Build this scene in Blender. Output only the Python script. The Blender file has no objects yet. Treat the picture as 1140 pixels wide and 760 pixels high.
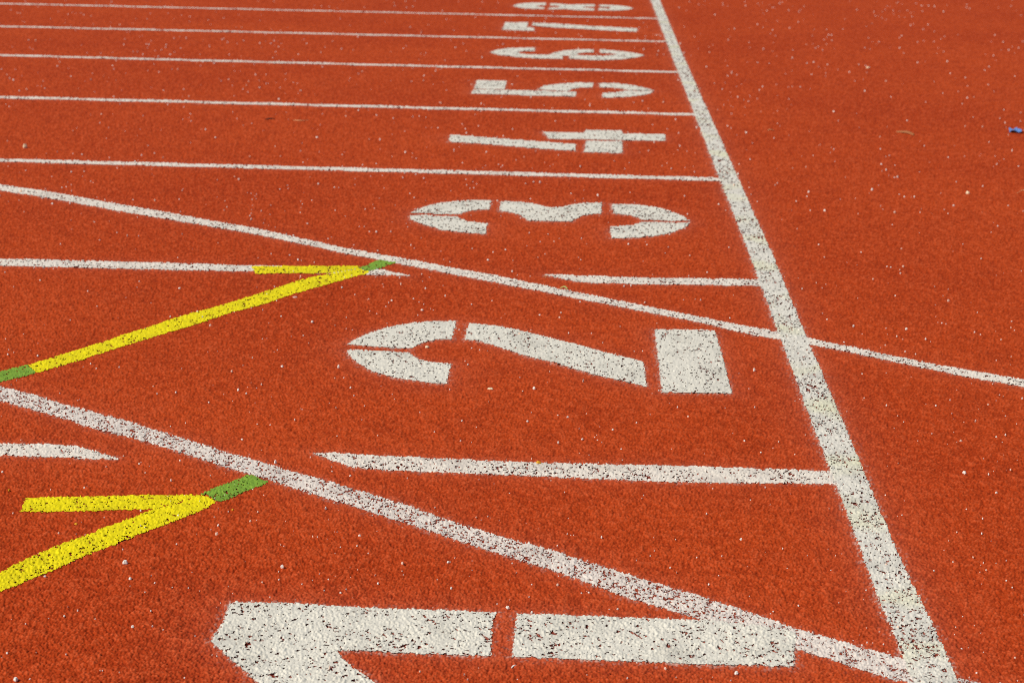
import bpy, bmesh, math, random
import numpy as np
from mathutils import Matrix, Vector

# ---------------------------------------------------------------- camera, sky, sun, exposure
# X runs along the lanes (start line at X = 0), Y runs across them (lane k/k+1 boundary at Y = 1.22 k)
CAM_LOC = (-0.4332, -1.2422, 0.9411)
CAM_ROT = ((0.998787, -0.030045, 0.039011), (0.045955, 0.284296, -0.957635), (0.017681, 0.958266, 0.285332))
CAM_LENS = 58.625

scene = bpy.context.scene
COL = scene.collection
cd = bpy.data.cameras.new("camera")
cam = bpy.data.objects.new("camera", cd)
COL.objects.link(cam)
cam.matrix_world = Matrix.Translation(CAM_LOC) @ Matrix(CAM_ROT).to_4x4()
cd.sensor_fit = 'HORIZONTAL'
cd.sensor_width = 36.0
cd.lens = CAM_LENS
cd.clip_start = 0.05
cd.clip_end = 2000.0
cd.dof.use_dof = True
cd.dof.focus_distance = 2.45
cd.dof.aperture_fstop = 10.5
scene.camera = cam

SUN_ELEV = math.radians(46)
SUN_AZ = math.radians(207)          # direction the light comes FROM, measured from +X towards +Y
world = bpy.data.worlds.new("World")
scene.world = world
world.use_nodes = True
wn = world.node_tree
wn.nodes.clear()
sky = wn.nodes.new('ShaderNodeTexSky')
sky.sky_type = 'NISHITA'
sky.sun_disc = False
sky.sun_elevation = SUN_ELEV
sky.sun_rotation = math.pi / 2 - SUN_AZ
sky.air_density = 1.0
sky.dust_density = 2.5
bg = wn.nodes.new('ShaderNodeBackground')
bg.inputs['Strength'].default_value = 0.08
wo = wn.nodes.new('ShaderNodeOutputWorld')
wn.links.new(sky.outputs[0], bg.inputs[0])
wn.links.new(bg.outputs[0], wo.inputs[0])
sd = bpy.data.lights.new("sun", 'SUN')
sd.energy = 3.2
sd.angle = math.radians(0.6)
sd.color = (1.0, 0.94, 0.85)
sun = bpy.data.objects.new("sun", sd)
COL.objects.link(sun)
sun_dir = Vector((math.cos(SUN_ELEV) * math.cos(SUN_AZ), math.cos(SUN_ELEV) * math.sin(SUN_AZ), math.sin(SUN_ELEV)))
sun.rotation_euler = sun_dir.to_track_quat('Z', 'Y').to_euler()
sun.location = sun_dir * 30

scene.view_settings.view_transform = 'Standard'
scene.view_settings.look = 'None'
scene.view_settings.exposure = 0.0
scene.view_settings.gamma = 1.0
scene.view_settings.use_curve_mapping = False
scene.cycles.use_denoising = False
scene.cycles.filter_width = 0.95
scene.cycles.max_bounces = 5
scene.cycles.diffuse_bounces = 3

# ---------------------------------------------------------------- outlines of the painted marks, in metres on the track
SHAPES = {
    'n2': [[(-0.881,1.860),(-0.870,1.893),(-0.855,1.929),(-0.836,1.959),(-0.811,1.991),(-0.779,2.017),(-0.746,2.032),(-0.712,2.044),(-0.684,2.045),(-0.683,1.913),(-0.706,1.911),(-0.727,1.896),(-0.740,1.880),(-0.750,1.857),(-0.755,1.843),(-0.789,1.844),(-0.831,1.849),(-0.859,1.853)],
        [(-0.879,1.819),(-0.847,1.821),(-0.814,1.820),(-0.758,1.817),(-0.751,1.806),(-0.743,1.788),(-0.729,1.770),(-0.712,1.761),(-0.690,1.754),(-0.670,1.751),(-0.669,1.630),(-0.687,1.629),(-0.713,1.637),(-0.740,1.644),(-0.767,1.657),(-0.796,1.677),(-0.820,1.700),(-0.843,1.736),(-0.865,1.777),(-0.875,1.804)],
        [(-0.656,2.031),(-0.629,2.025),(-0.591,2.015),(-0.553,1.993),(-0.501,1.953),(-0.435,1.903),(-0.379,1.854),(-0.330,1.821),(-0.307,1.802),(-0.306,1.650),(-0.334,1.667),(-0.400,1.713),(-0.461,1.765),(-0.521,1.809),(-0.576,1.860),(-0.613,1.894),(-0.632,1.908),(-0.657,1.913)],
        [(-0.277,2.027),(-0.155,2.033),(-0.154,1.936),(-0.153,1.824),(-0.153,1.711),(-0.152,1.623),(-0.279,1.621),(-0.278,1.796)]],
    'n3': [[(-0.885,3.083),(-0.870,3.127),(-0.844,3.179),(-0.813,3.217),(-0.773,3.242),(-0.730,3.258),(-0.681,3.264),(-0.681,3.138),(-0.711,3.134),(-0.733,3.117),(-0.748,3.091),(-0.755,3.071),(-0.767,3.070),(-0.817,3.073),(-0.883,3.074)],
        [(-0.884,3.039),(-0.848,3.047),(-0.798,3.045),(-0.758,3.043),(-0.746,3.013),(-0.728,2.988),(-0.701,2.976),(-0.676,2.972),(-0.673,2.848),(-0.702,2.852),(-0.741,2.861),(-0.784,2.880),(-0.819,2.917),(-0.853,2.957),(-0.874,2.992),(-0.882,3.022)],
        [(-0.655,3.251),(-0.610,3.257),(-0.568,3.235),(-0.532,3.200),(-0.515,3.192),(-0.484,3.206),(-0.457,3.236),(-0.416,3.265),(-0.378,3.270),(-0.381,3.129),(-0.429,3.100),(-0.450,3.045),(-0.455,3.023),(-0.514,3.018),(-0.570,3.014),(-0.581,3.050),(-0.600,3.094),(-0.624,3.117),(-0.653,3.129)],
        [(-0.350,3.257),(-0.317,3.261),(-0.279,3.256),(-0.242,3.238),(-0.209,3.204),(-0.180,3.159),(-0.159,3.114),(-0.148,3.067),(-0.198,3.063),(-0.247,3.066),(-0.274,3.065),(-0.283,3.091),(-0.299,3.112),(-0.323,3.125),(-0.348,3.138)],
        [(-0.147,3.046),(-0.169,2.979),(-0.194,2.933),(-0.221,2.901),(-0.251,2.875),(-0.286,2.856),(-0.324,2.846),(-0.357,2.842),(-0.359,2.971),(-0.319,2.987),(-0.299,2.997),(-0.282,3.017),(-0.275,3.038),(-0.248,3.041),(-0.199,3.043)]],
    'n4': [[(-0.881,4.326),(-0.705,4.270),(-0.567,4.230),(-0.459,4.199),(-0.459,4.076),(-0.563,4.095),(-0.698,4.136),(-0.800,4.168),(-0.876,4.184)],
        [(-0.573,4.427),(-0.433,4.428),(-0.424,4.484),(-0.306,4.498),(-0.301,4.426),(-0.154,4.436),(-0.160,4.311),(-0.304,4.294),(-0.432,4.291),(-0.548,4.294)],
        [(-0.424,4.264),(-0.306,4.277),(-0.308,4.050),(-0.431,4.061)]],
    'n5': [[(-0.883,5.677),(-0.759,5.683),(-0.757,5.444),(-0.877,5.439)],
        [(-0.879,5.405),(-0.748,5.427),(-0.574,5.417),(-0.467,5.412),(-0.472,5.281),(-0.571,5.279),(-0.707,5.288),(-0.880,5.297)],
        [(-0.624,5.466),(-0.602,5.558),(-0.551,5.627),(-0.480,5.674),(-0.400,5.683),(-0.403,5.557),(-0.451,5.539),(-0.484,5.495),(-0.502,5.429),(-0.575,5.441)],
        [(-0.375,5.692),(-0.315,5.692),(-0.251,5.662),(-0.196,5.592),(-0.160,5.520),(-0.154,5.497),(-0.192,5.500),(-0.269,5.502),(-0.296,5.546),(-0.331,5.559),(-0.375,5.562)],
        [(-0.269,5.478),(-0.193,5.481),(-0.154,5.482),(-0.181,5.402),(-0.231,5.334),(-0.300,5.291),(-0.364,5.267),(-0.364,5.396),(-0.312,5.428)]],
    'n6': [[(-0.890,6.656),(-0.859,6.770),(-0.803,6.843),(-0.743,6.879),(-0.681,6.890),(-0.680,6.737),(-0.730,6.734),(-0.756,6.687),(-0.744,6.636),(-0.695,6.605),(-0.601,6.610),(-0.544,6.586),(-0.542,6.479),(-0.610,6.466),(-0.683,6.475),(-0.757,6.507),(-0.833,6.562)],
        [(-0.601,6.622),(-0.580,6.726),(-0.536,6.801),(-0.469,6.856),(-0.397,6.882),(-0.398,6.754),(-0.438,6.741),(-0.471,6.699),(-0.480,6.638),(-0.503,6.599),(-0.544,6.592)],
        [(-0.368,6.875),(-0.302,6.857),(-0.242,6.807),(-0.191,6.757),(-0.160,6.686),(-0.195,6.598),(-0.263,6.512),(-0.343,6.470),(-0.429,6.465),(-0.506,6.485),(-0.512,6.575),(-0.478,6.627),(-0.415,6.616),(-0.342,6.635),(-0.285,6.692),(-0.319,6.733),(-0.368,6.742)]],
    'n7': [[(-0.884,8.061),(-0.759,8.083),(-0.755,7.822),(-0.713,7.795),(-0.711,7.658),(-0.881,7.662)],
        [(-0.731,8.076),(-0.616,8.054),(-0.477,7.985),(-0.339,7.949),(-0.163,7.891),(-0.169,7.721),(-0.287,7.739),(-0.475,7.812),(-0.611,7.846),(-0.728,7.911)]],
    'n8': [[(-0.890,9.066),(-0.866,9.164),(-0.815,9.247),(-0.762,9.295),(-0.692,9.295),(-0.692,9.128),(-0.724,9.107),(-0.757,9.058),(-0.729,9.015),(-0.694,9.008),(-0.695,8.885),(-0.753,8.873),(-0.823,8.914),(-0.872,8.986)],
        [(-0.665,9.264),(-0.604,9.254),(-0.548,9.208),(-0.455,9.249),(-0.389,9.248),(-0.391,9.105),(-0.447,9.086),(-0.469,9.054),(-0.446,9.017),(-0.392,9.000),(-0.393,8.865),(-0.468,8.850),(-0.559,8.899),(-0.604,8.890),(-0.666,8.857),(-0.663,8.994),(-0.614,9.018),(-0.596,9.063),(-0.617,9.122),(-0.664,9.113)],
        [(-0.361,9.246),(-0.291,9.246),(-0.230,9.208),(-0.177,9.141),(-0.158,9.061),(-0.181,8.974),(-0.235,8.910),(-0.296,8.878),(-0.367,8.870),(-0.365,9.019),(-0.309,9.031),(-0.282,9.078),(-0.308,9.114),(-0.362,9.110)]],
    'n1': [[(-0.868,0.700),(-0.795,0.703),(-0.702,0.700),(-0.621,0.699),(-0.525,0.700),(-0.530,0.679),(-0.527,0.579),(-0.609,0.578),(-0.686,0.581),(-0.714,0.577),(-0.696,0.545),(-0.660,0.505),(-0.615,0.451),(-0.738,0.433),(-0.796,0.494),(-0.822,0.530),(-0.844,0.556),(-0.869,0.589)],
        [(-0.500,0.698),(-0.395,0.698),(-0.287,0.698),(-0.259,0.698),(-0.181,0.687),(-0.149,0.674),(-0.162,0.581),(-0.328,0.579),(-0.500,0.579)]],
    'd1': [[(-3.600,4.187),(-2.065,3.301),(-1.890,3.214),(-1.717,3.114),(-1.552,3.019),(-1.392,2.921),(-1.240,2.834),(-1.011,2.665),(-0.917,2.608),(-0.828,2.560),(-0.739,2.501),(-0.626,2.436),(-0.403,2.281),(-0.288,2.207),(-0.178,2.132),(-0.073,2.064),(0.035,1.994),(0.122,1.935),(0.212,1.871),(0.300,1.817),(0.402,1.762),(1.600,0.982),(1.600,0.942),(0.391,1.718),(0.291,1.772),(0.205,1.833),(0.116,1.895),(0.036,1.949),(-0.078,2.009),(-0.181,2.087),(-0.290,2.158),(-0.403,2.231),(-0.622,2.372),(-0.734,2.441),(-0.821,2.496),(-0.911,2.554),(-1.003,2.610),(-1.227,2.768),(-1.376,2.853),(-1.530,2.935),(-1.692,3.027),(-1.863,3.130),(-2.037,3.220),(-3.600,4.099)]],
    'd2': [[(-2.600,2.240),(-1.457,1.537),(-1.385,1.497),(-1.311,1.447),(-1.242,1.409),(-1.169,1.365),(-1.074,1.302),(-0.999,1.251),(-0.927,1.207),(-0.878,1.173),(-0.773,1.109),(-0.688,1.054),(-0.606,0.991),(-0.528,0.941),(-0.453,0.896),(-0.359,0.831),(-0.293,0.790),(-0.230,0.746),(-0.181,0.713),(-0.154,0.687),(-0.113,0.666),(-0.073,0.639),(-0.029,0.616),(0.030,0.569),(0.102,0.537),(0.088,0.483),(0.020,0.520),(-0.044,0.558),(-0.082,0.581),(-0.120,0.609),(-0.155,0.629),(-0.265,0.702),(-0.296,0.718),(-0.360,0.758),(-0.452,0.830),(-0.525,0.878),(-0.601,0.928),(-0.680,0.985),(-0.764,1.040),(-0.866,1.107),(-0.915,1.140),(-0.984,1.182),(-1.058,1.234),(-1.150,1.292),(-1.217,1.323),(-1.288,1.374),(-1.358,1.415),(-1.431,1.461),(-2.600,2.169)]],
    'l78': [[(-7.500,8.506),(-4.200,8.503),(-3.500,8.502),(-2.800,8.500),(-2.100,8.498),(-1.400,8.496),(-0.700,8.494),(0.000,8.492),(0.000,8.442),(-0.700,8.444),(-1.400,8.446),(-2.100,8.448),(-2.800,8.450),(-3.500,8.452),(-4.200,8.453),(-7.500,8.456)]],
    'l67': [[(-7.500,7.312),(-4.200,7.313),(-3.500,7.314),(-2.800,7.315),(-2.100,7.315),(-1.400,7.316),(-0.700,7.316),(0.000,7.317),(0.000,7.267),(-0.700,7.266),(-1.400,7.266),(-2.100,7.265),(-2.800,7.265),(-3.500,7.264),(-4.200,7.263),(-7.500,7.262)]],
    'l56': [[(-7.500,6.229),(-4.200,6.196),(-3.500,6.173),(-2.800,6.154),(-2.100,6.140),(-1.400,6.132),(-0.700,6.128),(0.000,6.129),(0.000,6.079),(-0.700,6.078),(-1.400,6.082),(-2.100,6.090),(-2.800,6.104),(-3.500,6.123),(-4.200,6.146),(-7.500,6.179)]],
    'l45': [[(-7.500,4.958),(-4.200,4.948),(-3.500,4.940),(-2.800,4.935),(-2.100,4.930),(-1.400,4.928),(-0.700,4.926),(0.000,4.927),(0.000,4.877),(-0.700,4.876),(-1.400,4.878),(-2.100,4.880),(-2.800,4.885),(-3.500,4.890),(-4.200,4.898),(-7.500,4.908)]],
    'l34': [[(-7.500,3.646),(-4.200,3.662),(-3.500,3.673),(-2.800,3.681),(-2.100,3.686),(-1.400,3.687),(-0.700,3.685),(0.000,3.681),(0.000,3.631),(-0.700,3.635),(-1.400,3.637),(-2.100,3.636),(-2.800,3.631),(-3.500,3.623),(-4.200,3.612),(-7.500,3.596)]],
    'l23a': [[(-4.500,2.457),(-1.774,2.458),(-1.440,2.465),(-1.230,2.461),(-1.054,2.465),(-0.890,2.458),(-0.817,2.410),(-0.817,2.405),(-0.913,2.408),(-1.045,2.414),(-1.218,2.403),(-1.422,2.397),(-1.752,2.392),(-4.500,2.390)]],
    'l23b': [[(-0.511,2.454),(-0.471,2.458),(-0.417,2.453),(-0.320,2.452),(-0.007,2.467),(-0.013,2.406),(-0.321,2.393),(-0.400,2.392),(-0.442,2.399),(-0.474,2.423),(-0.510,2.448)]],
    'l12a': [[(-3.000,1.249),(-1.359,1.250),(-1.286,1.253),(-1.235,1.252),(-1.153,1.200),(-1.152,1.197),(-1.188,1.194),(-1.254,1.197),(-1.339,1.194),(-3.000,1.195)]],
    'l12b': [[(-0.852,1.255),(-0.815,1.255),(-0.710,1.251),(-0.585,1.245),(-0.431,1.244),(-0.231,1.250),(-0.012,1.248),(-0.020,1.194),(-0.275,1.176),(-0.430,1.182),(-0.581,1.186),(-0.703,1.187),(-0.780,1.194),(-0.851,1.252)]],
    'start': [[(-0.031,13.115),(-0.030,9.698),(-0.031,7.164),(-0.030,5.836),(-0.026,3.525),(-0.024,2.745),(-0.026,2.173),(-0.027,1.738),(-0.028,1.439),(-0.027,1.190),(-0.027,0.981),(-0.028,0.801),(-0.026,0.695),(-0.025,0.576),(-0.023,0.469),(0.032,0.473),(0.029,0.580),(0.029,0.700),(0.025,0.805),(0.023,0.985),(0.025,1.195),(0.027,1.444),(0.026,1.743),(0.028,2.179),(0.032,2.751),(0.030,3.533),(0.025,5.846),(0.023,7.175),(0.027,9.712),(0.033,13.135)]],
    'y1': [[(-1.450,1.665),(-1.389,1.764),(-1.324,1.883),(-1.254,2.010),(-1.165,2.147),(-1.113,2.229),(-1.062,2.333),(-1.015,2.393),(-0.989,2.413),(-0.941,2.460),(-0.916,2.436),(-0.912,2.428),(-0.916,2.419),(-0.988,2.314),(-1.044,2.229),(-1.095,2.136),(-1.148,2.064),(-1.232,1.920),(-1.304,1.807),(-1.368,1.694),(-1.419,1.618)],
        [(-1.188,2.452),(-1.085,2.466),(-0.945,2.485),(-0.941,2.460),(-0.993,2.414),(-1.038,2.406),(-1.108,2.394),(-1.164,2.384)],
        [(-0.939,2.471),(-0.925,2.503),(-0.905,2.548),(-0.860,2.530),(-0.882,2.485),(-0.910,2.442),(-0.916,2.436),(-0.941,2.460)],
        [(-1.514,1.587),(-1.486,1.621),(-1.450,1.665),(-1.419,1.618),(-1.465,1.560),(-1.488,1.532)]],
    'y2': [[(-1.235,0.689),(-1.192,0.766),(-1.178,0.796),(-1.163,0.824),(-1.139,0.865),(-1.111,0.899),(-1.095,0.929),(-1.064,0.969),(-1.045,0.999),(-0.983,1.061),(-0.959,1.035),(-0.974,1.002),(-0.996,0.970),(-1.032,0.920),(-1.067,0.865),(-1.083,0.844),(-1.108,0.805),(-1.132,0.766),(-1.156,0.730),(-1.172,0.707),(-1.213,0.631)],
        [(-1.244,1.025),(-1.178,1.035),(-1.086,1.050),(-1.037,1.056),(-0.990,1.061),(-0.983,1.061),(-1.045,1.000),(-1.071,0.996),(-1.161,0.979),(-1.233,0.973)],
        [(-0.990,1.062),(-0.974,1.092),(-0.955,1.120),(-0.938,1.146),(-0.928,1.147),(-0.908,1.129),(-0.898,1.124),(-0.904,1.110),(-0.922,1.086),(-0.946,1.044),(-0.959,1.035),(-0.983,1.061)]],
}

POS = {
    'blue': (1.090, 4.692),
    'leaf': (0.688, 4.593),
    'tan': (0.220, 4.588),
    'twig': (-1.534, 4.554),
    'straw': (-1.425, 4.551),
    'pebble': (-2.185, 3.881),
    'yellowbit': (-0.489, 1.242),
    'blade': (-0.466, 2.336),
    'curl': (-0.513, 2.427),
    'cream_a': (-0.725, 1.856),
    'cream_b': (-0.587, 1.609),
    'white_a': (-1.035, 0.809),
    'white_b': (-1.015, 0.760),
    'white_c': (-0.512, 0.713),
    'white_d': (-0.497, 0.556),
    'cream_c': (0.679, 3.541),
    'straw_b': (0.837, 3.556),
    'cream_d': (0.843, 6.408),
    'pink': (-1.041, 2.195),
    'orange_a': (-1.277, 1.053),
    'orange_b': (-1.141, 0.938),
    'orange_c': (-0.930, 1.008),
    'white_e': (0.406, 3.550),
    'chip_f': (-0.911, 1.163),
    'grass_c': (-1.047, 0.633),
    'white_g': (-1.073, 0.475),
    'white_h': (-0.232, 0.560),
    'white_i': (-0.513, 0.655),
    'blade2': (-0.784, 0.740),
}

# ---------------------------------------------------------------- materials
def new_mat(name):
    m = bpy.data.materials.new(name)
    m.use_nodes = True
    nt = m.node_tree
    nt.nodes.clear()
    out = nt.nodes.new('ShaderNodeOutputMaterial')
    bs = nt.nodes.new('ShaderNodeBsdfPrincipled')
    nt.links.new(bs.outputs[0], out.inputs[0])
    return m, nt, bs

def N(nt, kind, **kw):
    n = nt.nodes.new(kind)
    for k, v in kw.items():
        setattr(n, k, v)
    return n

def mix(nt, fac, a, b):
    n = N(nt, 'ShaderNodeMix', data_type='RGBA')
    for sock, val in ((0, fac), (6, a), (7, b)):
        if hasattr(val, 'is_output'):
            nt.links.new(val, n.inputs[sock])
        else:
            n.inputs[sock].default_value = val if sock == 0 else (*val, 1.0)
    return n.outputs[2]

def noise(nt, scale, detail=3.0, lo=0.35, hi=0.65):
    tc = N(nt, 'ShaderNodeNewGeometry')
    n = N(nt, 'ShaderNodeTexNoise')
    n.inputs['Scale'].default_value = scale
    n.inputs['Detail'].default_value = detail
    nt.links.new(tc.outputs['Position'], n.inputs['Vector'])
    r = N(nt, 'ShaderNodeMapRange')
    r.inputs[1].default_value = lo
    r.inputs[2].default_value = hi
    nt.links.new(n.outputs[0], r.inputs[0])
    return r.outputs[0]

def attr(nt, name):
    return N(nt, 'ShaderNodeAttribute', attribute_name=name).outputs['Fac']

def rubber_mat(name, dense):
    m, nt, bs = new_mat(name)
    base = (0.465, 0.0595, 0.0100)
    dark = (0.28, 0.028, 0.0055)
    light = (0.58, 0.094, 0.027)
    c = mix(nt, noise(nt, 1.1, 4.0), base, (0.40, 0.045, 0.0075))
    c = mix(nt, noise(nt, 9.0, 5.0, 0.5, 0.8), c, (0.355, 0.041, 0.0075))
    if dense:
        r = N(nt, 'ShaderNodeMapRange')
        nt.links.new(attr(nt, 'tone'), r.inputs[0]); r.inputs[1].default_value = 0.5; r.inputs[2].default_value = 1.0
        c = mix(nt, r.outputs[0], c, light)
        r2 = N(nt, 'ShaderNodeMapRange')
        nt.links.new(attr(nt, 'tone'), r2.inputs[0]); r2.inputs[1].default_value = 0.5; r2.inputs[2].default_value = 0.0
        c = mix(nt, r2.outputs[0], c, dark)
        c = mix(nt, attr(nt, 'dust'), c, (0.68, 0.47, 0.38))
        c = mix(nt, attr(nt, 'bare'), c, (0.165, 0.030, 0.021))     # dark base rubber where a granule has come out, painted shade in unpainted pits
    else:
        v = noise(nt, 330.0, 2.0, 0.3, 0.7)
        c = mix(nt, v, dark, light)
        b = N(nt, 'ShaderNodeBump')
        b.inputs['Strength'].default_value = 0.9
        b.inputs['Distance'].default_value = 0.002
        nt.links.new(v, b.inputs['Height'])
        nt.links.new(b.outputs[0], bs.inputs['Normal'])
    nt.links.new(c, bs.inputs['Base Color'])
    bs.inputs['Roughness'].default_value = 0.85
    bs.inputs['Specular IOR Level'].default_value = 0.06
    return m

def paint_mat(name, col, dirty, stain=None):
    m, nt, bs = new_mat(name)
    c = mix(nt, attr(nt, 'tone'), col, dirty)
    c = mix(nt, noise(nt, 14.0, 4.0, 0.48, 0.85), c, tuple(0.8 * k for k in dirty))
    if stain:
        c = mix(nt, noise(nt, 6.0, 3.0, 0.5, 0.75), c, stain)
    nt.links.new(c, bs.inputs['Base Color'])
    bs.inputs['Roughness'].default_value = 0.7
    bs.inputs['Specular IOR Level'].default_value = 0.2
    return m

def plain_mat(name, a, b, scale=400.0, rough=0.7, spec=0.25):
    m, nt, bs = new_mat(name)
    nt.links.new(mix(nt, noise(nt, scale), a, b), bs.inputs['Base Color'])
    bs.inputs['Roughness'].default_value = rough
    bs.inputs['Specular IOR Level'].default_value = spec
    return m

RUBBER = rubber_mat('red_rubber_granules', True)
RUBBER_FAR = rubber_mat('red_rubber', False)
GRASS = plain_mat('grass', (0.05, 0.09, 0.02), (0.08, 0.12, 0.03), 3.0, 0.9)
WHITE = paint_mat('white_stencil_paint', (0.79, 0.76, 0.645), (0.66, 0.63, 0.53))
WHITE_LANE = paint_mat('white_lane_paint', (0.83, 0.77, 0.655), (0.70, 0.62, 0.53))
WHITE_WORN = paint_mat('white_worn_paint', (0.81, 0.735, 0.645), (0.66, 0.575, 0.50))
WHITE_START = paint_mat('white_start_paint', (0.78, 0.75, 0.65), (0.64, 0.61, 0.52), (0.70, 0.69, 0.44))
YELLOW = paint_mat('yellow_paint', (0.90, 0.77, 0.002), (0.70, 0.58, 0.002))
GREEN = paint_mat('green_paint', (0.25, 0.43, 0.04), (0.14, 0.27, 0.03))

# ---------------------------------------------------------------- granular relief of the track, defined in world space
def h01(ix, iy, k):
    a = (ix.astype(np.uint32) * np.uint32(374761393) + iy.astype(np.uint32) * np.uint32(668265263) + np.uint32(k * 1442695041 % 4294967291))
    a = (a ^ (a >> np.uint32(13))) * np.uint32(1274126177)
    a = (a ^ (a >> np.uint32(16))) * np.uint32(2246822519)
    a = a ^ (a >> np.uint32(15))
    return (a & np.uint32(0xFFFFFF)).astype(np.float32) / np.float32(0x1000000)

def vnoise(x, y, c, k):
    u, v = x / c, y / c
    i, j = np.floor(u), np.floor(v)
    fu, fv = (u - i).astype(np.float32), (v - j).astype(np.float32)
    fu = fu * fu * (3 - 2 * fu); fv = fv * fv * (3 - 2 * fv)
    i = i.astype(np.int32); j = j.astype(np.int32)
    return (h01(i, j, k) * (1 - fu) + h01(i + 1, j, k) * fu) * (1 - fv) + (h01(i, j + 1, k) * (1 - fu) + h01(i + 1, j + 1, k) * fu) * fv

GRAIN = 0.0031
def relief(x, y):
    """height in metres, and two random numbers of the granule that is on top there"""
    u, v = x / GRAIN, y / GRAIN
    ci, cj = np.floor(u).astype(np.int32), np.floor(v).astype(np.int32)
    best = np.full(x.shape, -9.0, np.float32)
    r1 = np.zeros(x.shape, np.float32); r2 = np.zeros(x.shape, np.float32)
    for di in (-1, 0, 1):
        for dj in (-1, 0, 1):
            i, j = ci + di, cj + dj
            dx = (u - (i + 0.1 + 0.8 * h01(i, j, 1))).astype(np.float32)
            dy = (v - (j + 0.1 + 0.8 * h01(i, j, 2))).astype(np.float32)
            an = h01(i, j, 3) * 3.1416
            ca, sa = np.cos(an), np.sin(an)
            p, q = dx * ca + dy * sa, dy * ca - dx * sa
            el = 0.75 + 0.5 * h01(i, j, 4)
            hh = h01(i, j, 5) * 0.75 - (p * p * el + q * q * 1.7) * 0.95
            w = hh > best
            best = np.where(w, hh, best)
            r1 = np.where(w, h01(i, j, 6), r1)
            r2 = np.where(w, h01(i, j, 7), r2)
    clump = vnoise(x, y, 0.0105, 11) - 0.5
    z = best * 0.0025 + clump * 0.0016 + (vnoise(x, y, 0.05, 12) - 0.5) * 0.0012
    return z, r1, r2, best + clump * 1.0

# vertices get sparser with the distance from the viewpoint, as on any ground mesh with levels of detail
HEAD = math.atan2(-CAM_ROT[0][2], -CAM_ROT[1][2])
d = [1.20]
while d[-1] < 15.0:
    s = d[-1]
    d.append(s + (0.003 if s < 1.55 else min(0.75 * s * s / 1570.0, 0.018)))
D = np.array(d)
mid = np.arange(-0.365, 0.3651, 0.00054)
side = np.arange(0.003, 0.34, 0.003)
T = np.concatenate([(-0.365 - side)[::-1], mid, mid[-1] + side])
nr, nc = len(D), len(T)
fx, fy = math.sin(HEAD), math.cos(HEAD)
GX = (CAM_LOC[0] + D[:, None] * (fx + T[None, :] * fy)).ravel()
GY = (CAM_LOC[1] + D[:, None] * (fy - T[None, :] * fx)).ravel()
GZ, R1, R2, PIT = relief(GX, GY)
FI = (np.arange(nr - 1)[:, None] * nc + np.arange(nc - 1)[None, :]).ravel().astype(np.int64)   # first vertex of each face
EDGE = vnoise(GX, GY, 0.012, 21)
BLOT = vnoise(GX * 0.8 + GY * 0.6, GY * 0.8 - GX * 0.6, 0.0065, 31) * 0.9 + R1 * 0.1
WEAR = vnoise(GX, GY, 0.05, 22)
print("grid", nr, nc, nr * nc)

FILL = np.maximum(0.18 - PIT, 0.0) * 0.0025      # how far the film bridges the hollows between granules
def grid_mesh(name, mat, faces, lift, attrs, fill=0.0):
    """one mesh object from a selection of the relief's faces, raised by lift"""
    quads = np.stack([faces, faces + 1, faces + nc + 1, faces + nc], 1)      # wound so that normals point up
    used = np.zeros(nr * nc, bool)
    used[quads.ravel()] = True
    vid = np.nonzero(used)[0]
    remap = np.zeros(nr * nc, np.int32)
    remap[vid] = np.arange(len(vid), dtype=np.int32)
    me = bpy.data.meshes.new(name)
    me.vertices.add(len(vid))
    co = np.stack([GX[vid], GY[vid], GZ[vid] + lift + FILL[vid] * fill], 1).astype(np.float32)
    me.vertices.foreach_set('co', co.ravel())
    me.loops.add(len(quads) * 4)
    me.loops.foreach_set('vertex_index', remap[quads].ravel())
    me.polygons.add(len(quads))
    me.polygons.foreach_set('loop_start', np.arange(0, len(quads) * 4, 4, dtype=np.int32))
    me.update(calc_edges=True)
    for an, av in attrs.items():
        a = me.attributes.new(an, 'FLOAT', 'POINT')
        a.data.foreach_set('value', av[vid].astype(np.float32))
    me.materials.append(mat)
    o = bpy.data.objects.new(name, me)
    COL.objects.link(o)
    return o

def signed_distance(poly, pad):
    """signed distance (negative inside) of the grid's vertices near a polygon; returns indices, values"""
    p = np.array(poly, np.float64)
    lo, hi = p.min(0) - pad, p.max(0) + pad
    idx = np.nonzero((GX > lo[0]) & (GX < hi[0]) & (GY > lo[1]) & (GY < hi[1]))[0]
    x, y = GX[idx], GY[idx]
    # slice along X first so that long thin strips stay cheap
    best = np.full(len(idx), 1e9)
    ins = np.zeros(len(idx), bool)
    q = np.roll(p, -1, 0)
    for (x1, y1), (x2, y2) in zip(p, q):
        c = (y1 > y) != (y2 > y)
        if y1 != y2:
            ins ^= c & (x < (x2 - x1) * (y - y1) / (y2 - y1) + x1)
        m = np.nonzero((x > min(x1, x2) - pad) & (x < max(x1, x2) + pad) & (y > min(y1, y2) - pad) & (y < max(y1, y2) + pad))[0]
        if len(m) == 0:
            continue
        ex, ey = x2 - x1, y2 - y1
        t = np.clip(((x[m] - x1) * ex + (y[m] - y1) * ey) / max(ex * ex + ey * ey, 1e-12), 0, 1)
        dd = np.hypot(x[m] - x1 - t * ex, y[m] - y1 - t * ey)
        best[m] = np.minimum(best[m], dd)
    best = np.minimum(best, 1.0)
    return idx, np.where(ins, -best, best)

DUST = np.zeros(nr * nc, np.float32)
CLAIMED = {}
BARE = np.zeros(nr * nc, np.float32)
DEEP = np.zeros(nr * nc, np.float32)      # where a painted granule has been plucked out
NOT_LAST_COL = np.ones(nr * nc, bool)
NOT_LAST_COL[nc - 1::nc] = False
NOT_LAST_COL[(nr - 1) * nc:] = False

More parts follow.
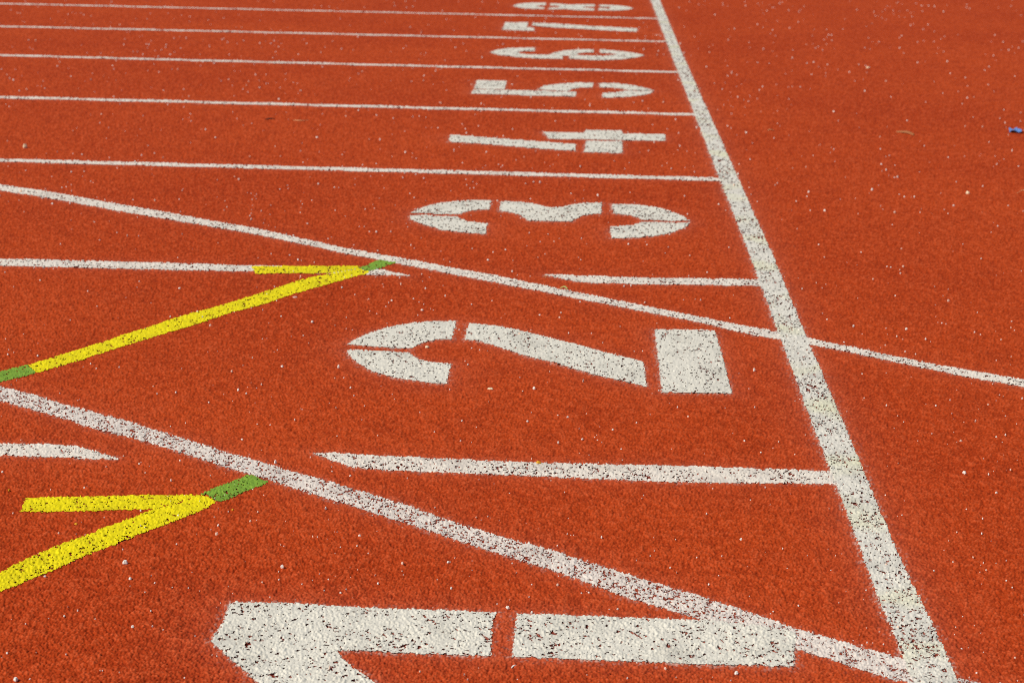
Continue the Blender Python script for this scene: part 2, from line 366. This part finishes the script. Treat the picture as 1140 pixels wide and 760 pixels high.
def painted(name, mat, poly, lift, rag, pits, chips, spray, fill=0.5, blots=2.0, fresh=None, patchy=1.0):
    """a film of paint over the granules: ragged edge, unpainted pits, lost granules, overspray on the rubber around it"""
    idx, sdv = signed_distance(poly, 0.10)
    e = (R1[idx] - 0.5) * 2 * rag + (EDGE[idx] - 0.5) * rag * 1.2
    local = chips * (1.0 + patchy * (2.4 * WEAR[idx] ** 2 - 0.8))
    if fresh is not None:                                   # a newer coat from this X on
        local = np.where(GX[idx] > fresh, local * 0.35, local)
    lost = (R2[idx] <= local) | (BLOT[idx] > blots)
    keep = (sdv + e < 0) & (PIT[idx] > pits) & ~lost & NOT_LAST_COL[idx]
    cl = CLAIMED.setdefault(round(lift * 1e5), np.zeros(nr * nc, bool))
    keep &= ~cl[idx]
    faces = idx[keep]
    cl[faces] = True
    gone = idx[(sdv < -0.0015) & lost & NOT_LAST_COL[idx]]
    shallow = idx[(sdv + e < -0.001) & (PIT[idx] <= pits) & NOT_LAST_COL[idx]]
    for k in (0, 1, nc, nc + 1):
        DEEP[gone + k] = 0.0014 * patchy
        BARE[gone + k] = 0.45 + 0.4 * patchy
        BARE[shallow + k] = np.maximum(BARE[shallow + k], 0.55)  # no granule lost here: the hollow's shade is put into its colour
    if spray:
        o = np.exp(-np.maximum(sdv, 0) / 0.007)
        dust = np.where(R1[idx] < 0.34 * o, 0.55 * o, 0.03 * o) * spray + 0.028 * spray * np.exp(-np.maximum(sdv, 0) / 0.035)
        dust = np.where(sdv < -0.001, np.where(lost, 0.0, 0.25) * spray, dust)
        DUST[idx] = np.maximum(DUST[idx], dust.astype(np.float32))
    tone = np.clip(0.75 - PIT * 0.8, 0, 1) * 0.3 + R1 * 0.5
    return grid_mesh(name, mat, faces, lift, {'tone': tone}, fill)

def tag(o, label, cat, group=None):
    o['label'] = label
    o['category'] = cat
    if group:
        o['group'] = group
    return o

def empty(name, loc, label, cat, group=None):
    o = bpy.data.objects.new(name, None)
    o.empty_display_size = 0.05
    o.location = loc
    COL.objects.link(o)
    return tag(o, label, cat, group)

def child(o, parent):
    o.parent = parent
    o.matrix_parent_inverse = Matrix.Translation(parent.location).inverted()
    return o

# ---------------------------------------------------------------- lines
LANES = "white lane lines crossing the red track"
lane_specs = [
    ('l12a', "short tapered stub of white lane line at the left edge above the lower yellow mark"),
    ('l12b', "white lane line with a pointed left end below the number 2, meeting the start line"),
    ('l23a', "white lane line running from the left under the upper yellow mark"),
    ('l23b', "short white lane line with a pointed left end between the numbers 2 and 3"),
    ('l34', "full white lane line between the numbers 3 and 4"),
    ('l45', "thin white lane line between the numbers 4 and 5"),
    ('l56', "thin white lane line between the numbers 5 and 6"),
    ('l67', "thin white lane line between the numbers 6 and 7"),
    ('l78', "farthest thin white lane line between the numbers 7 and 8"),
]
for key, label in lane_specs:
    worn = key in ('l12a', 'l23a')
    tag(painted('lane_line', WHITE_LANE, SHAPES[key][0], 0.0003, 0.0018, -0.50, 0.08 if not worn else 0.10, 0.8), label, "lane line", LANES)
DIAG = "white diagonal lines cutting across the lanes"
tag(painted('diagonal_line', WHITE_LANE, SHAPES['d1'][0], 0.0004, 0.0017, -0.50, 0.09, 0.8),
    "upper long white diagonal line that passes above the number 2 and beyond the start line", "track line", DIAG)
tag(painted('diagonal_line', WHITE_WORN, SHAPES['d2'][0], 0.0004, 0.0020, -0.36, 0.17, 0.8, 0.5, 2.0, -0.17, 0.3),
    "lower wide worn white diagonal line running down into the number 1 and the start line", "track line", DIAG)
tag(painted('start_line', WHITE_START, SHAPES['start'][0], 0.0006, 0.0017, -0.50, 0.11, 1.3, 0.5, 0.88),
    "broad speckled white start line running away across every lane at right", "start line")

# ---------------------------------------------------------------- stencilled numbers
NUMS = "white stencilled lane numbers"
num_specs = {
    '1': "large white stencilled number 1 nearest the camera, crossed by the lower diagonal line",
    '2': "white stencilled number 2 in the second lane, below the upper diagonal line",
    '3': "white stencilled number 3 above the upper diagonal line",
    '4': "white stencilled number 4 made of straight bars in the fourth lane",
    '5': "white stencilled number 5 in the fifth lane",
    '6': "white stencilled number 6 in the sixth lane",
    '7': "white stencilled number 7 in the seventh lane, with one long thin bar",
    '8': "farthest white stencilled number 8 at the top edge",
}
for digit, label in num_specs.items():
    segs = SHAPES['n' + digit]
    pts = np.vstack([np.array(s) for s in segs])
    c = (pts.min(0) + pts.max(0)) / 2
    root = empty('lane_number', (float(c[0]), float(c[1]), 0.0), label, "lane number", NUMS)
    for s in segs:
        child(painted('stencil_stroke', WHITE, s, 0.0008, 0.0014, -0.55, 0.055, 1.2, 0.72, 0.86), root)

# ---------------------------------------------------------------- yellow and green marks
YM = "yellow forked marks with green ends"
for key, label, kinds in (
        ('y1', "upper yellow forked mark with a green tip and a green lower end", ('long_bar', 'short_arm', 'green_end', 'green_end')),
        ('y2', "lower wide yellow forked mark with one green tip touching the worn diagonal line", ('long_bar', 'short_arm', 'green_end'))):
    segs = SHAPES[key]
    pts = np.vstack([np.array(s) for s in segs])
    c = (pts.min(0) + pts.max(0)) / 2
    root = empty('yellow_mark', (float(c[0]), float(c[1]), 0.0), label, "track marking", YM)
    for s, kind in zip(segs, kinds):
        child(painted(kind, GREEN if kind == 'green_end' else YELLOW, s, 0.0007, 0.0016, -0.50, 0.035, 0.0), root)

# ---------------------------------------------------------------- the track itself and the ground beyond
GZ -= DEEP
track = grid_mesh('track', RUBBER, FI, 0.0, {'tone': R1 * 0.6 + np.clip(PIT + 0.4, 0, 1) * 0.4, 'dust': DUST, 'bare': BARE})
track['kind'] = 'structure'

def sheet(name, mat, x0, x1, y0, y1, z):
    me = bpy.data.meshes.new(name)
    me.from_pydata([(x0, y0, z), (x1, y0, z), (x1, y1, z), (x0, y1, z)], [], [(0, 1, 2, 3)])
    me.materials.append(mat)
    o = bpy.data.objects.new(name, me)
    COL.objects.link(o)
    o['kind'] = 'structure'
    return o
sheet('track_base', RUBBER_FAR, -50, 50, -20, 26, -0.0045)
sheet('ground', GRASS, -600, 600, -600, 600, -0.06)

# ---------------------------------------------------------------- loose bits lying on the track
rng = random.Random(7)
def top_of(x, y, lift=0.0):
    gx = x + np.array([-.002, 0, .002, 0, 0]); gy = y + np.array([0, 0, 0, -.002, .002])
    z = relief(gx, gy)[0]
    return float(np.mean(z)) + lift

def chip_bm(rnd, lx, ly, lz):
    """an irregular broken crumb"""
    bm = bmesh.new()
    pts = []
    n = 7
    for k in range(n):
        a = 2 * math.pi * k / n + rnd.uniform(-.3, .3)
        r = rnd.uniform(.7, 1.0)
        pts.append((a, r))
    for zz, s in ((0.0, 0.85), (0.45, 1.0), (1.0, 0.6)):
        for a, r in pts:
            bm.verts.new((lx / 2 * r * s * math.cos(a), ly / 2 * r * s * math.sin(a), lz * (zz + rnd.uniform(-.12, .12) * (zz > 0))))
    bm.verts.ensure_lookup_table()
    for l in range(2):
        for k in range(n):
            a, b = l * n + k, l * n + (k + 1) % n
            bm.faces.new([bm.verts[i] for i in (a, b, b + n, a + n)])
    bm.faces.new([bm.verts[2 * n + k] for k in range(n)])
    bm.faces.new([bm.verts[k] for k in range(n)][::-1])
    return bm

def mesh_from(bm, name, mat):
    me = bpy.data.meshes.new(name)
    bm.normal_update()
    bm.to_mesh(me)
    bm.free()
    me.materials.append(mat)
    return me

def blade_bm(rnd, length, width, height, bend, n=10):
    """a narrow arched strip with thickness: straw, twig or a grass blade"""
    bm = bmesh.new()
    rings = []
    for k in range(n + 1):
        t = k / n
        w = width * (0.35 + 0.65 * math.sin(math.pi * min(1, .15 + .8 * t))) / 2
        x = (t - .5) * length
        y = bend * math.sin(math.pi * t) + rnd.uniform(-.05, .05) * width
        z = height * math.sin(math.pi * t) ** 1.2
        th = max(width * .35, .0004)
        rings.append([bm.verts.new(v) for v in ((x, y - w, z), (x, y + w, z), (x, y + w * .7, z + th), (x, y - w * .7, z + th))])
    for a, b in zip(rings, rings[1:]):
        for q in range(4):
            bm.faces.new((a[q], b[q], b[(q + 1) % 4], a[(q + 1) % 4]))
    bm.faces.new(rings[0]); bm.faces.new(rings[-1][::-1])
    bmesh.ops.recalc_face_normals(bm, faces=bm.faces)
    return bm

FLAKE = plain_mat('white_crumb', (0.88, 0.84, 0.76), (0.82, 0.76, 0.66))
CREAM = plain_mat('cream_flake', (0.84, 0.72, 0.48), (0.76, 0.62, 0.40))
PINK = plain_mat('pale_pink_flake', (0.72, 0.42, 0.34), (0.62, 0.34, 0.26))
ORANGE = plain_mat('yellow_crumb', (0.80, 0.42, 0.02), (0.70, 0.34, 0.02))
BLUE = plain_mat('blue_plastic', (0.10, 0.21, 0.52), (0.14, 0.27, 0.58), 200, 0.4, 0.5)
BROWN = plain_mat('dry_leaf', (0.42, 0.17, 0.06), (0.30, 0.11, 0.04))
DARK = plain_mat('dark_twig', (0.05, 0.015, 0.008), (0.08, 0.025, 0.01))
STRAW = plain_mat('dry_straw', (0.70, 0.42, 0.20), (0.60, 0.33, 0.14))
LEAFG = plain_mat('pale_grass', (0.50, 0.52, 0.18), (0.40, 0.44, 0.12))

def lay(name, me, pos, rz, label, cat, group=None, sink=0.0003, scale=1.0):
    o = bpy.data.objects.new(name, me)
    o.location = (pos[0], pos[1], top_of(*pos) - sink)
    o.rotation_euler = (0, 0, rz)
    o.scale = (scale,) * 3
    COL.objects.link(o)
    return tag(o, label, cat, group)

r2 = random.Random(3)
def crumb(name, key, mat, lx, ly, lz, label, cat, rz=0.0, group=None):
    return lay(name, mesh_from(chip_bm(r2, lx, ly, lz), name, mat), POS[key], rz, label, cat, group)
def strand(name, key, mat, length, width, height, bend, rz, label, cat):
    return lay(name, mesh_from(blade_bm(r2, length, width, height, bend), name, mat), POS[key], rz, label, cat)

# torn blue scrap: a crumpled little sheet with a raised fold
bm = bmesh.new()
grid = []
for i in range(7):
    row = []
    for j in range(5):
        u, v = i / 6 - .5, j / 4 - .5
        row.append((u * .040 + r2.uniform(-.002, .002), v * .060 + r2.uniform(-.005, .005),
                      .003 + .010 * abs(math.sin(u * 4.3 + v * 2.0)) + r2.uniform(0, .003)))
    grid.append(row)
top = [[bm.verts.new(p) for p in row] for row in grid]
bot = [[bm.verts.new((p[0], p[1], p[2] - .0012)) for p in row] for row in grid]
for i in range(6):
    for j in range(4):
        bm.faces.new((top[i][j], top[i + 1][j], top[i + 1][j + 1], top[i][j + 1]))
        bm.faces.new((bot[i][j], bot[i][j + 1], bot[i + 1][j + 1], bot[i + 1][j]))
rim = [(i, 0) for i in range(7)] + [(6, j) for j in range(1, 5)] + [(i, 4) for i in range(5, -1, -1)] + [(0, j) for j in range(3, 0, -1)]
for (a, b), (c_, d_) in zip(rim, rim[1:] + rim[:1]):
    bm.faces.new((top[a][b], bot[a][b], bot[c_][d_], top[c_][d_]))
lay('plastic_scrap', mesh_from(bm, 'plastic_scrap', BLUE), POS['blue'], -0.2, "small crumpled bright blue plastic scrap near the right edge", "litter", sink=0.003)
strand('dry_leaf', 'leaf', BROWN, .075, .014, .004, .006, -0.85, "narrow curled brown dry leaf left of the blue scrap", "leaf")
strand('dry_stalk', 'tan', STRAW, .024, .004, .003, .004, 0.5, "short tan stalk right of the start line beside the number 4", "stalk")
strand('dark_twig', 'twig', DARK, .034, .008, .003, .003, 0.3, "short dark twig above the lane line left of the number 4", "twig")
strand('dry_straw', 'straw', STRAW, .052, .004, .002, -.02, 0.1, "pale forked straw just right of the dark twig", "straw")
crumb('pebble', 'pebble', CREAM, .016, .015, .013, "round cream pebble near the left edge above the lane line", "pebble")
crumb('yellow_crumb', 'yellowbit', ORANGE, .009, .006, .004, "orange yellow crumb on the pointed lane line below the number 2", "crumb")
strand('grass_blade', 'blade', LEAFG, .018, .005, .004, .003, -0.5, "tiny pale green grass blade lying on the upper diagonal line", "grass blade")
strand('dry_straw', 'curl', STRAW, .012, .002, .004, .006, -1.2, "tiny curled straw at the pointed tip of the short lane line", "straw")
crumb('cream_flake', 'cream_a', CREAM, .010, .010, .004, "cream flake inside the hook of the number 2", "flake")
crumb('cream_flake', 'cream_b', CREAM, .012, .008, .004, "cream flake below the hook of the number 2", "flake")
crumb('cream_flake', 'cream_c', CREAM, .014, .012, .008, "largest cream flake on the bare red track at far right", "flake")
crumb('cream_flake', 'cream_d', CREAM, .018, .014, .008, "cream flake right of the start line beyond the number 5", "flake")
crumb('pink_flake', 'pink', PINK, .014, .010, .003, "pale pink flake just below the upper yellow bar", "flake")
crumb('white_chip', 'white_a', FLAKE, .0085, .009, .0055, "large white chip right of the lower yellow bar", "chip")
crumb('white_chip', 'white_b', FLAKE, .0055, .006, .003, "small white chip just below the large one by the lower yellow bar", "chip")
crumb('white_chip', 'white_c', FLAKE, .0055, .006, .0035, "white chip in the gap between the two strokes of the number 1", "chip", 0.4)
strand('white_shaving', 'white_d', FLAKE, .0085, .0022, .001, .0005, 0.9, "thin white shaving below the gap in the number 1", "shaving")
crumb('white_chip', 'white_e', FLAKE, .009, .008, .007, "bright white chip on the red track left of the cream flake at far right", "chip")
crumb('white_chip', 'white_h', FLAKE, .006, .007, .004, "white chip below the right stroke of the number 1", "chip")
crumb('white_chip', 'white_g', FLAKE, .007, .007, .004, "white chip at the bottom left corner of the photo", "chip")
strand('dry_straw', 'straw_b', STRAW, .035, .003, .012, .006, -0.8, "thin bent straw at the right edge beside the cream flake", "straw")
crumb('yellow_crumb', 'orange_a', ORANGE, .005, .005, .003, "orange crumb at the left edge above the lower yellow arm", "crumb")
crumb('yellow_crumb', 'orange_b', ORANGE, .006, .005, .003, "orange crumb inside the fork of the lower yellow mark", "crumb")
crumb('yellow_crumb', 'orange_c', ORANGE, .005, .004, .003, "orange crumb below the lower green tip", "crumb")

# white rubber crumbs everywhere: the nearest 300 one by one, the rest as one scatter
CRUMBS = [FLAKE, plain_mat('tan_crumb', (0.80, 0.60, 0.47), (0.72, 0.50, 0.38))]
protos = [mesh_from(chip_bm(rng, rng.uniform(.7, 1.4), rng.uniform(.6, 1.1), rng.uniform(.5, .95)), 'white_crumb', CRUMBS[k % 4 == 3]) for k in range(12)]
spots = []
clusters = [(rng.random(), rng.uniform(-.36, .36)) for _ in range(60)]
while len(spots) < 3400:
    if rng.random() < 0.2:
        u, t0 = rng.choice(clusters)
        u += rng.gauss(0, .02); t = t0 + rng.gauss(0, .012)
    else:
        u, t = rng.random(), rng.uniform(-.42, .42)
    if not 0 <= u <= 1:
        continue
    dist = 1.5 * (13.0 / 1.5) ** (u ** 0.9)
    x = CAM_LOC[0] + dist * (fx + t * fy)
    y = CAM_LOC[1] + dist * (fy - t * fx)
    size = 0.0016 * math.exp(rng.gauss(0.0, 0.36)) * (0.62 + 0.36 * dist)
    spots.append((x, y, min(size, .008), dist))
spots.sort(key=lambda s: -s[2] / s[3])
zs = relief(np.array([s[0] for s in spots]), np.array([s[1] for s in spots]))[0]
for k, (x, y, size, dist) in enumerate(spots[:300]):
    o = bpy.data.objects.new('white_crumb', protos[k % len(protos)])
    o.location = (x, y, float(zs[k]) - 0.0002)
    o.rotation_euler = (0, 0, rng.uniform(0, 6.28))
    o.scale = (size,) * 3
    COL.objects.link(o)
    tag(o, "tiny pale crumb, one of the many lying loose on the red track", "crumb", "tiny white crumbs scattered over the track")
bm = bmesh.new()
for k, (x, y, size, dist) in enumerate(spots[300:], 300):
    n0 = len(bm.verts)
    f0 = len(bm.faces)
    bm.from_mesh(protos[k % len(protos)])
    bm.verts.ensure_lookup_table()
    bm.faces.ensure_lookup_table()
    for f in bm.faces[f0:]:
        f.material_index = int((k % len(protos)) % 4 == 3)
    M4 = Matrix.Translation((x, y, float(zs[k]) - 0.0002)) @ Matrix.Rotation(rng.uniform(0, 6.28), 4, 'Z') @ Matrix.Scale(size, 4)
    for v in bm.verts[n0:]:
        v.co = M4 @ v.co
grit = bpy.data.objects.new('white_grit', mesh_from(bm, 'white_grit', FLAKE))
grit.data.materials.append(CRUMBS[1])
COL.objects.link(grit)
tag(grit, "finest white grit dusted over the whole red track", "grit")
grit['kind'] = 'stuff'
